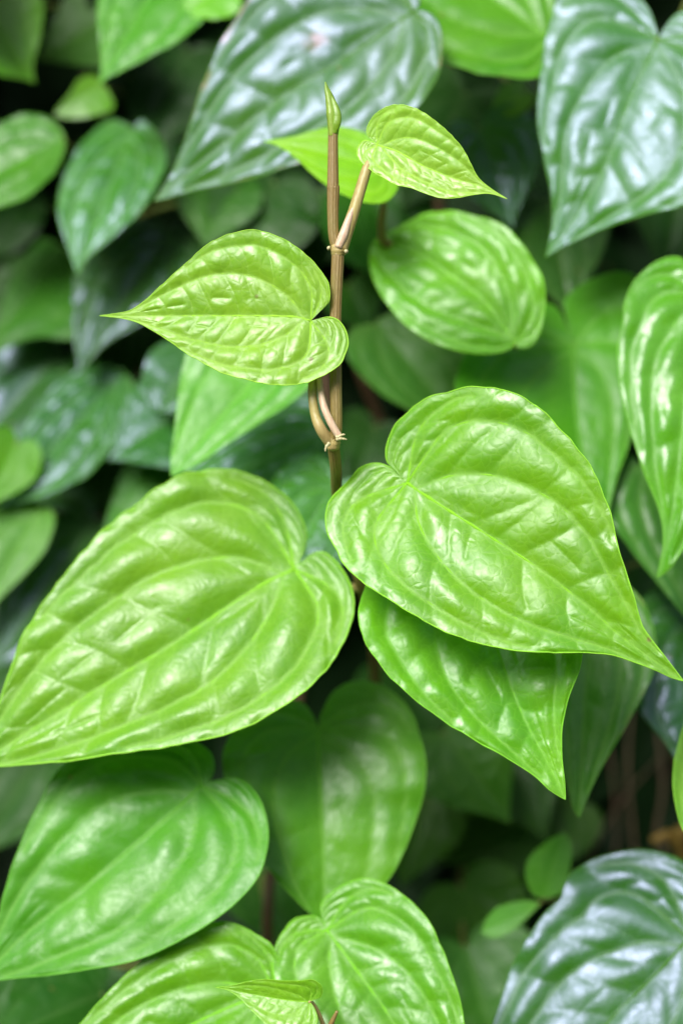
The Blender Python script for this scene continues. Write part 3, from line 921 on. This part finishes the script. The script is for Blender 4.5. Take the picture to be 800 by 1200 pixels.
make_leaf(e9, (240, 555), (110, 655), .885, (-.1, .45, .88), color=DEEP, mat=M_OLD, wa=1.0, wb=1.0, petiole=pt(372, 640, .93), simple=True)
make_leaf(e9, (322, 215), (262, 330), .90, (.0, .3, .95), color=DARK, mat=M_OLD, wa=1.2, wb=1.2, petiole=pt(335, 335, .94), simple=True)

# ---- 10. top left vine
e10 = vine('climbing_vine', 'climbing vine with fresh green pointed leaves crowding above one tiny leaf', [(170, 700, 1.02), (165, 420, 1.02), (160, 180, 1.0), (150, 20, .99), (155, -90, .99)], (.0030, .0024))
EA = [(196, -62), (176, -72), (145, -62), (122, -30), (115, 10), (117, 45), (119, 75)]
EB = [(215, -68), (245, -62), (268, -30), (255, 5), (228, 35), (190, 60), (150, 80), (130, 90)]
make_leaf(e10, (205, -52), (117, 98), .86, (-.05, .42, .9), EA, EB, (), (.050, .185, .045), M_MID, puff=1.0, petiole=pt(152, 20, .99), label='large fresh green leaf pointing down')
DA = [(-20, -20), (10, -22), (42, -8), (51, 8), (47, 45), (39, 75)]
DB = [(-45, -5), (-60, 35), (-40, 72), (0, 88), (25, 92)]
make_leaf(e10, (-22, -5), (41, 97), .88, (.32, .20, .93), DA, DB, (), (.085, .24, .030), M_MID, puff=.6, tert=.5, petiole=pt(152, 60, .99), simple=True)
make_leaf(e10, (150, 10), (40, 72), .93, (-.1, .3, .95), color=(.028, .095, .030), mat=M_OLD, wa=1.0, wb=1.0, puff=.7, petiole=pt(152, 30, .99), simple=True)
GA_ = [(116, 92), (108, 88), (93, 93), (81, 111), (70, 124)]
GB_ = [(126, 106), (133, 122), (128, 131), (99, 138), (75, 138)]
make_leaf(e10, (119, 98), (64, 134), .90, (.18, .15, .95), GA_, GB_, (), (.080, .25, .025), M_MID, puff=.6, tert=.5, petiole=pt(158, 150, 1.0), simple=True, label='tiny fresh green leaf')
make_leaf(e10, (262, -20), (214, 22), .84, (-.1, .35, .93), color=(.10, .29, .05), wa=1.3, wb=1.3, petiole=pt(152, 0, .99), simple=True)
make_leaf(e10, (220, 60), (160, 190), .97, (.0, .35, .93), color=DARK, mat=M_OLD, wa=1.0, wb=1.0, petiole=pt(158, 150, 1.0), simple=True)
make_leaf(e10, (205, 120), (230, 230), .96, (.0, .35, .93), color=DARK, mat=M_OLD, wa=1.0, wb=1.0, petiole=pt(160, 200, 1.0), simple=True)

# ---- 11. left vine
e11 = vine('climbing_vine', 'climbing vine of dark hanging leaves with drawn out points beneath the tiny leaf', [(60, 800, 1.05), (100, 550, 1.04), (130, 330, 1.0), (125, 180, .98), (100, 90, .99)], (.0030, .0024), M_TWIG)
HA = [(73, 155), (60, 141), (39, 135), (18, 138), (-5, 150), (-35, 180)]
HB = [(76, 170), (72, 187), (60, 208), (39, 228), (18, 238), (-5, 244), (-40, 248)]
make_leaf(e11, (75, 163), (-75, 245), .875, (-.1, .45, .88), HA, HB, (), (.040, .145, .030), M_MID, puff=1.0, petiole=pt(126, 200, .98), label='round lobed mid green leaf at the edge')
IA = [(146, 145), (128, 142), (100, 165), (79, 198), (69, 232), (70, 260), (80, 290)]
IB = [(168, 142), (190, 165), (194, 195), (181, 224), (166, 247), (144, 269), (120, 288), (102, 303)]
make_leaf(e11, (157, 152), (91, 322), .885, (-.05, .44, .89), IA, IB, (), (.036, .130, .036), M_OLD, puff=1.1, petiole=pt(128, 250, .99), label='hanging green leaf with drawn out point')
KA = [(190, 262), (160, 256), (120, 275), (92, 305), (86, 350), (87, 395), (90, 418)]
KB = [(212, 264), (235, 290), (228, 330), (195, 362), (159, 384), (126, 402), (108, 420)]
make_leaf(e11, (200, 272), (94, 437), .91, (-.08, .50, .86), KA, KB, (), (.020, .075, .028), M_OLD, puff=1.3, petiole=pt(128, 320, 1.0), label='dark glossy leaf with drawn out point')
JA = [(62, 282), (48, 281), (30, 302), (12, 332), (2, 362), (-6, 392)]
JB = [(95, 295), (112, 340), (105, 385), (85, 398), (48, 396), (20, 402)]
make_leaf(e11, (74, 290), (-22, 425), .925, (-.1, .42, .90), JA, JB, (), (.026, .110, .028), M_OLD, puff=1.0, petiole=pt(128, 330, 1.0), simple=True)
make_leaf(e11, (260, 210), (240, 292), .90, (.0, .4, .9), color=(.026, .100, .034), mat=M_OLD, wa=1.5, wb=1.4, petiole=pt(130, 300, .99), simple=True)
make_leaf(e11, (10, 215), (-60, 330), 1.0, (.0, .4, .9), color=DARK, mat=M_OLD, wa=1.0, wb=1.0, petiole=pt(126, 300, 1.0), simple=True)

# ---- 12. left lower vine
e12 = vine('climbing_vine', 'climbing vine with a broad dark drooping leaf and a small yellow green one', [(120, 1100, 1.02), (125, 800, 1.0), (121, 640, .985), (120, 540, .985), (140, 430, 1.0), (150, 350, 1.02)], (.0034, .0028), M_TWIG)
LA = [(140, 432), (115, 428), (70, 448), (35, 490), (12, 540), (2, 575)]
LB = [(156, 450), (150, 482), (136, 518), (114, 547), (90, 566), (60, 580), (30, 588)]
make_leaf(e12, (148, 438), (-2, 598), .895, (-.05, .48, .87), LA, LB, (), (.024, .095, .028), M_OLD, puff=1.2, petiole=pt(122, 560, .985), label='broad dark drooping leaf')
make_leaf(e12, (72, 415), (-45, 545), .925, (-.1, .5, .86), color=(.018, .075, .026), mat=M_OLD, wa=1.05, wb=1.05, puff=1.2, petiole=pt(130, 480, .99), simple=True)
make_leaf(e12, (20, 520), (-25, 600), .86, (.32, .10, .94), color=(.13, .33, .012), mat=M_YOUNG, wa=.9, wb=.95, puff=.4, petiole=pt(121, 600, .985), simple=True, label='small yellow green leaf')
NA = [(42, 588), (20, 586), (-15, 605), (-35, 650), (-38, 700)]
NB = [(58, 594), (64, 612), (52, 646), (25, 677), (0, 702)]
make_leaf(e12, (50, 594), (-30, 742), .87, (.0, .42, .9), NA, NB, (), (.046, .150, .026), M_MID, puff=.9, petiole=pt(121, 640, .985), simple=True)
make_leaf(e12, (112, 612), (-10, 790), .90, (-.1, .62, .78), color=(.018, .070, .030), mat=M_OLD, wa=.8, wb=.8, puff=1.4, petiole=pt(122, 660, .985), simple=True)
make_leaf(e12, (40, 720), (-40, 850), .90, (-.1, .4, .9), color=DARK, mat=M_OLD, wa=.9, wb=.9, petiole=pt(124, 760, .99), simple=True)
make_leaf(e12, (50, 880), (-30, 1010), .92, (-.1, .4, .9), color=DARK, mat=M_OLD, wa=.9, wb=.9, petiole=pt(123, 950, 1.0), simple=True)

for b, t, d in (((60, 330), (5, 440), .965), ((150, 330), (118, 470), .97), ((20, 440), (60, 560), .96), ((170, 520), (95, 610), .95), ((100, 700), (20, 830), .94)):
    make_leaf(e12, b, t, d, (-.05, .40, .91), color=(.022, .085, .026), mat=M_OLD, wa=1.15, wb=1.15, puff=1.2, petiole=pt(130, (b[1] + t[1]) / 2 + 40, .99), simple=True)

# ---- 13. shaded vine behind the middle
e13 = vine('climbing_vine', 'shaded climbing vine tucked under the rounded puckered lime leaf', [(540, 1100, 1.04), (530, 800, 1.02), (470, 560, .98), (418, 420, .94), (425, 340, .95), (440, 200, .98)], (.0028, .0022), M_BROWN)
OA = [(432, 380), (415, 384), (405, 400), (411, 425), (443, 459), (482, 482), (520, 500)]
OB = [(446, 372), (480, 362), (525, 380), (550, 430), (556, 480)]
make_leaf(e13, (440, 379), (560, 528), .85, (.05, .25, .96), OA, OB, (), (.034, .115, .024), M_MID, puff=.5, tert=.5, petiole=pt(419, 424, .94))
make_leaf(e13, (408, 335), (432, 392), .90, (.05, .3, .95), color=(.026, .105, .028), mat=M_OLD, wa=1.3, wb=1.3, petiole=pt(420, 400, .94), simple=True)
make_leaf(e13, (430, 225), (490, 350), .895, (.05, .35, .93), color=(.022, .095, .024), mat=M_OLD, wa=1.1, wb=1.1, petiole=pt(432, 280, .96), simple=True)
make_leaf(e13, (370, 225), (330, 340), .92, (-.05, .35, .93), color=(.016, .065, .022), mat=M_OLD, wa=1.2, wb=1.2, petiole=pt(428, 320, .95), simple=True)
make_leaf(e13, (440, 500), (405, 590), .93, (-.05, .35, .93), color=DARK, mat=M_OLD, wa=1.2, wb=1.2, petiole=pt(450, 510, .97), simple=True)

# ---- 14. deep shaded vine, lower right
e14 = vine('climbing_vine', 'dark climbing vine in deep shade beside the little herb', [(560, 1350, .99), (555, 1150, .97), (545, 1020, .97), (530, 900, .98), (545, 780, 1.0)], (.0026, .0020), M_BROWN)
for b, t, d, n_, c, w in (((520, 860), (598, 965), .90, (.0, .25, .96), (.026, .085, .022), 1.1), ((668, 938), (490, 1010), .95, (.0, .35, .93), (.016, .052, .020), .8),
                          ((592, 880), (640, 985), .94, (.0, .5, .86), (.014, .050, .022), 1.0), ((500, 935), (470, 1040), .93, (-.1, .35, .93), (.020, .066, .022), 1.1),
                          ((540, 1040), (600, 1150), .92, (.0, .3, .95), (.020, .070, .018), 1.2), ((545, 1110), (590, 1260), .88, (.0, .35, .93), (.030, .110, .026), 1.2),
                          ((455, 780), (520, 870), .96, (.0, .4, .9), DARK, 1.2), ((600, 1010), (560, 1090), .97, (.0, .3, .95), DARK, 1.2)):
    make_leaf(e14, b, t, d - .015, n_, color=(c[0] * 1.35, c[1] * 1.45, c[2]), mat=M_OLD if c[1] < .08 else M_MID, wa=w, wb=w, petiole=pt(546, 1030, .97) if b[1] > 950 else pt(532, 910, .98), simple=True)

# ---- 15. the small rounded herb
e15 = vine('small_herb', 'little herb with two plain rounded leaves beside the sky reflecting leaf', [(720, 1420, .92), (705, 1250, .88), (690, 1110, .85), (662, 1062, .83), (640, 1054, .82)], (.0016, .0012, .0010), M_GREENST, 'herb')
del e15['group']
IIA = [(624, 1048), (616, 1030), (617, 1012), (625, 999), (643, 984)]
IIB = [(650, 1050), (661, 1041), (668, 1012), (669, 989)]
make_leaf(e15, (636, 1053), (661, 976), .800, (.05, .2, .97), IIA, IIB, (), (.036, .140, .012), M_MID, puff=.15, tert=.3, fold=.06, arch=.05, petiole=pt(641, 1055, .822), prad=.0009, simple=True, label='upright rounded leaf')
JJA = [(624, 1056), (609, 1056), (583, 1063), (569, 1078)]
JJB = [(628, 1064), (613, 1079), (596, 1093), (576, 1099)]
make_leaf(e15, (632, 1059), (564, 1093), .800, (-.05, .25, .96), JJA, JJB, (), (.046, .170, .014), M_MID, puff=.15, tert=.3, fold=.06, arch=.05, petiole=pt(641, 1056, .822), prad=.0009, simple=True, label='rounded leaf lying sideways')

# ---- dry twigs hanging in the gap at the right
tw = [([(748, 1080, .99), (742, 990, .98), (735, 900, .98), (741, 800, 1.0)], .0016), ([(715, 1060, 1.0), (722, 980, .99), (715, 890, .99), (700, 820, 1.0)], .0012),
      ([(772, 1060, .98), (768, 985, .97), (776, 920, .97), (770, 850, .99)], .0020), ([(690, 1050, 1.01), (700, 985, 1.0), (735, 930, .985), (770, 890, .97)], .0012),
      ([(800, 1030, .93), (790, 990, .92), (782, 978, .915), (765, 985, .91)], .0026)]
tl = ['thin dry brown twig hanging behind the rusty edged leaf, upright', 'slender dry twig hanging in the shaded gap, bent at its top', 'thickest dry brown twig hanging in the shaded gap',
      'dry twig slanting across the other twigs in the shaded gap', 'short yellowish dry stub above the broad sky reflecting leaf']
M_STUB = stem_material('yellow_stub', (.42, .24, .05), (.50, .34, .08), (.30, .25, .05), .6)
for k, (ps, r) in enumerate(tw):
    P = [pt(*p) for p in ps]
    if k < 4:
        P = [np.array((P[0][0], 1.12, 0)), np.array((P[0][0] + .02, 1.10, P[0][2] * .5))] + P
    else:
        P = [np.array((P[0][0] + .08, 1.1, 0)), np.array((P[0][0] + .05, 1.0, P[0][2] * .6))] + P
    t_ = empty('dry_twig', tuple(P[0]), tl[k], 'twig', 'dry twigs in the gap')
    stem(t_, P, [r * .8, r * .7, r * .5] if k < 4 else [r, r, r * .8], M_STUB if k == 4 else M_TWIG, 'stalk')

# ---- uncountable dark foliage deep against the bank
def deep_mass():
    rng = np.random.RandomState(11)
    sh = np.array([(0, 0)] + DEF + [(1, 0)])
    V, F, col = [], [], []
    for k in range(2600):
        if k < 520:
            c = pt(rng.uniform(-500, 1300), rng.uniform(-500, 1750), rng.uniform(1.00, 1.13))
        else:                                     # the hedge goes on unseen all round, added to darken the deep gaps
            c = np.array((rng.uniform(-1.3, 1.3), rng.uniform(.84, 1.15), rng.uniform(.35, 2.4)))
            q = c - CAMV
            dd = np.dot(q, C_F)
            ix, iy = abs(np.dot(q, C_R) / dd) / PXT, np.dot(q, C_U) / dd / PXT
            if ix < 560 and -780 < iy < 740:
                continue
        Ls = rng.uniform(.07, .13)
        a = rng.uniform(-2.4, -.7)
        eu = nrm(C_R * math.cos(a) + C_U * math.sin(a) - C_F * rng.uniform(0, .5))
        nn = nrm(np.array((rng.uniform(-.4, .4), -1, rng.uniform(0, .8))))
        ev = nrm(np.cross(nn, eu))
        nn = np.cross(eu, ev)
        i0 = len(V)
        m = len(sh)
        for sgn in (1, -1):
            for q in (0, .5, 1.0):
                for (u, v) in sh:
                    vv = v * q * sgn
                    uu = max(u, 0) * (1 - q) + u * q
                    h = .22 * abs(vv) - .12 * (uu - .35) ** 2 + (.015 * math.sin(uu * 28) if q == .5 else 0)
                    V.append(c + Ls * (eu * uu + ev * vv + nn * h))
        for g in (0, 1):
            for q in range(2):
                for i in range(m - 1):
                    a0 = i0 + g * 3 * m + q * m + i
                    f = (a0, a0 + 1, a0 + m + 1, a0 + m)
                    F.append(f if g else f[::-1])
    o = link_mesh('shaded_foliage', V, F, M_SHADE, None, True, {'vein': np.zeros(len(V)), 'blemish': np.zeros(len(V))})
    o.color = (.005, .022, .004, 1)  # near-black green puts the deep shade into the leaf colour
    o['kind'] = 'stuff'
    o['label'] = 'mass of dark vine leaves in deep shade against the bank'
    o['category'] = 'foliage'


deep_mass()


# ---- unseen hedge added behind the camera to darken reflections and block low sky
def light_blocking_hedge():
    rng = np.random.RandomState(5)
    V, F = [], []
    for k in range(9000):
        c = np.array((rng.uniform(-6, 6), -2.9 - .8 * rng.rand(), 3.5 * rng.rand() ** .9))
        c[2] += .25 * math.sin(c[0] * 1.7)
        a, b = nrm(rng.randn(3)), nrm(rng.randn(3))
        b = nrm(np.cross(a, b))
        r = rng.uniform(.08, .16)
        i = len(V)
        V += [c - a * r, c + b * r * .5, c + a * r, c - b * r * .5]
        F.append((i, i + 1, i + 2, i + 3))
    i = len(V)
    for x in (-6, 6):
        for y in (-3.5, -3.2):
            for z in (0, 3.3):
                V.append((x, y, z))
    F += [(i, i + 1, i + 3, i + 2), (i + 4, i + 6, i + 7, i + 5), (i, i + 4, i + 5, i + 1), (i + 2, i + 3, i + 7, i + 6), (i + 1, i + 5, i + 7, i + 3)]
    o = link_mesh('hedge', V, F, M_SHADE, None, False, {'vein': np.zeros(len(V)), 'blemish': np.zeros(len(V))})
    o.color = (.03, .085, .02, 1)
    o['kind'] = 'stuff'
    o['label'] = 'unseen leafy hedge, added to block low light, facing the vine covered bank'
    o['category'] = 'hedge'


light_blocking_hedge()
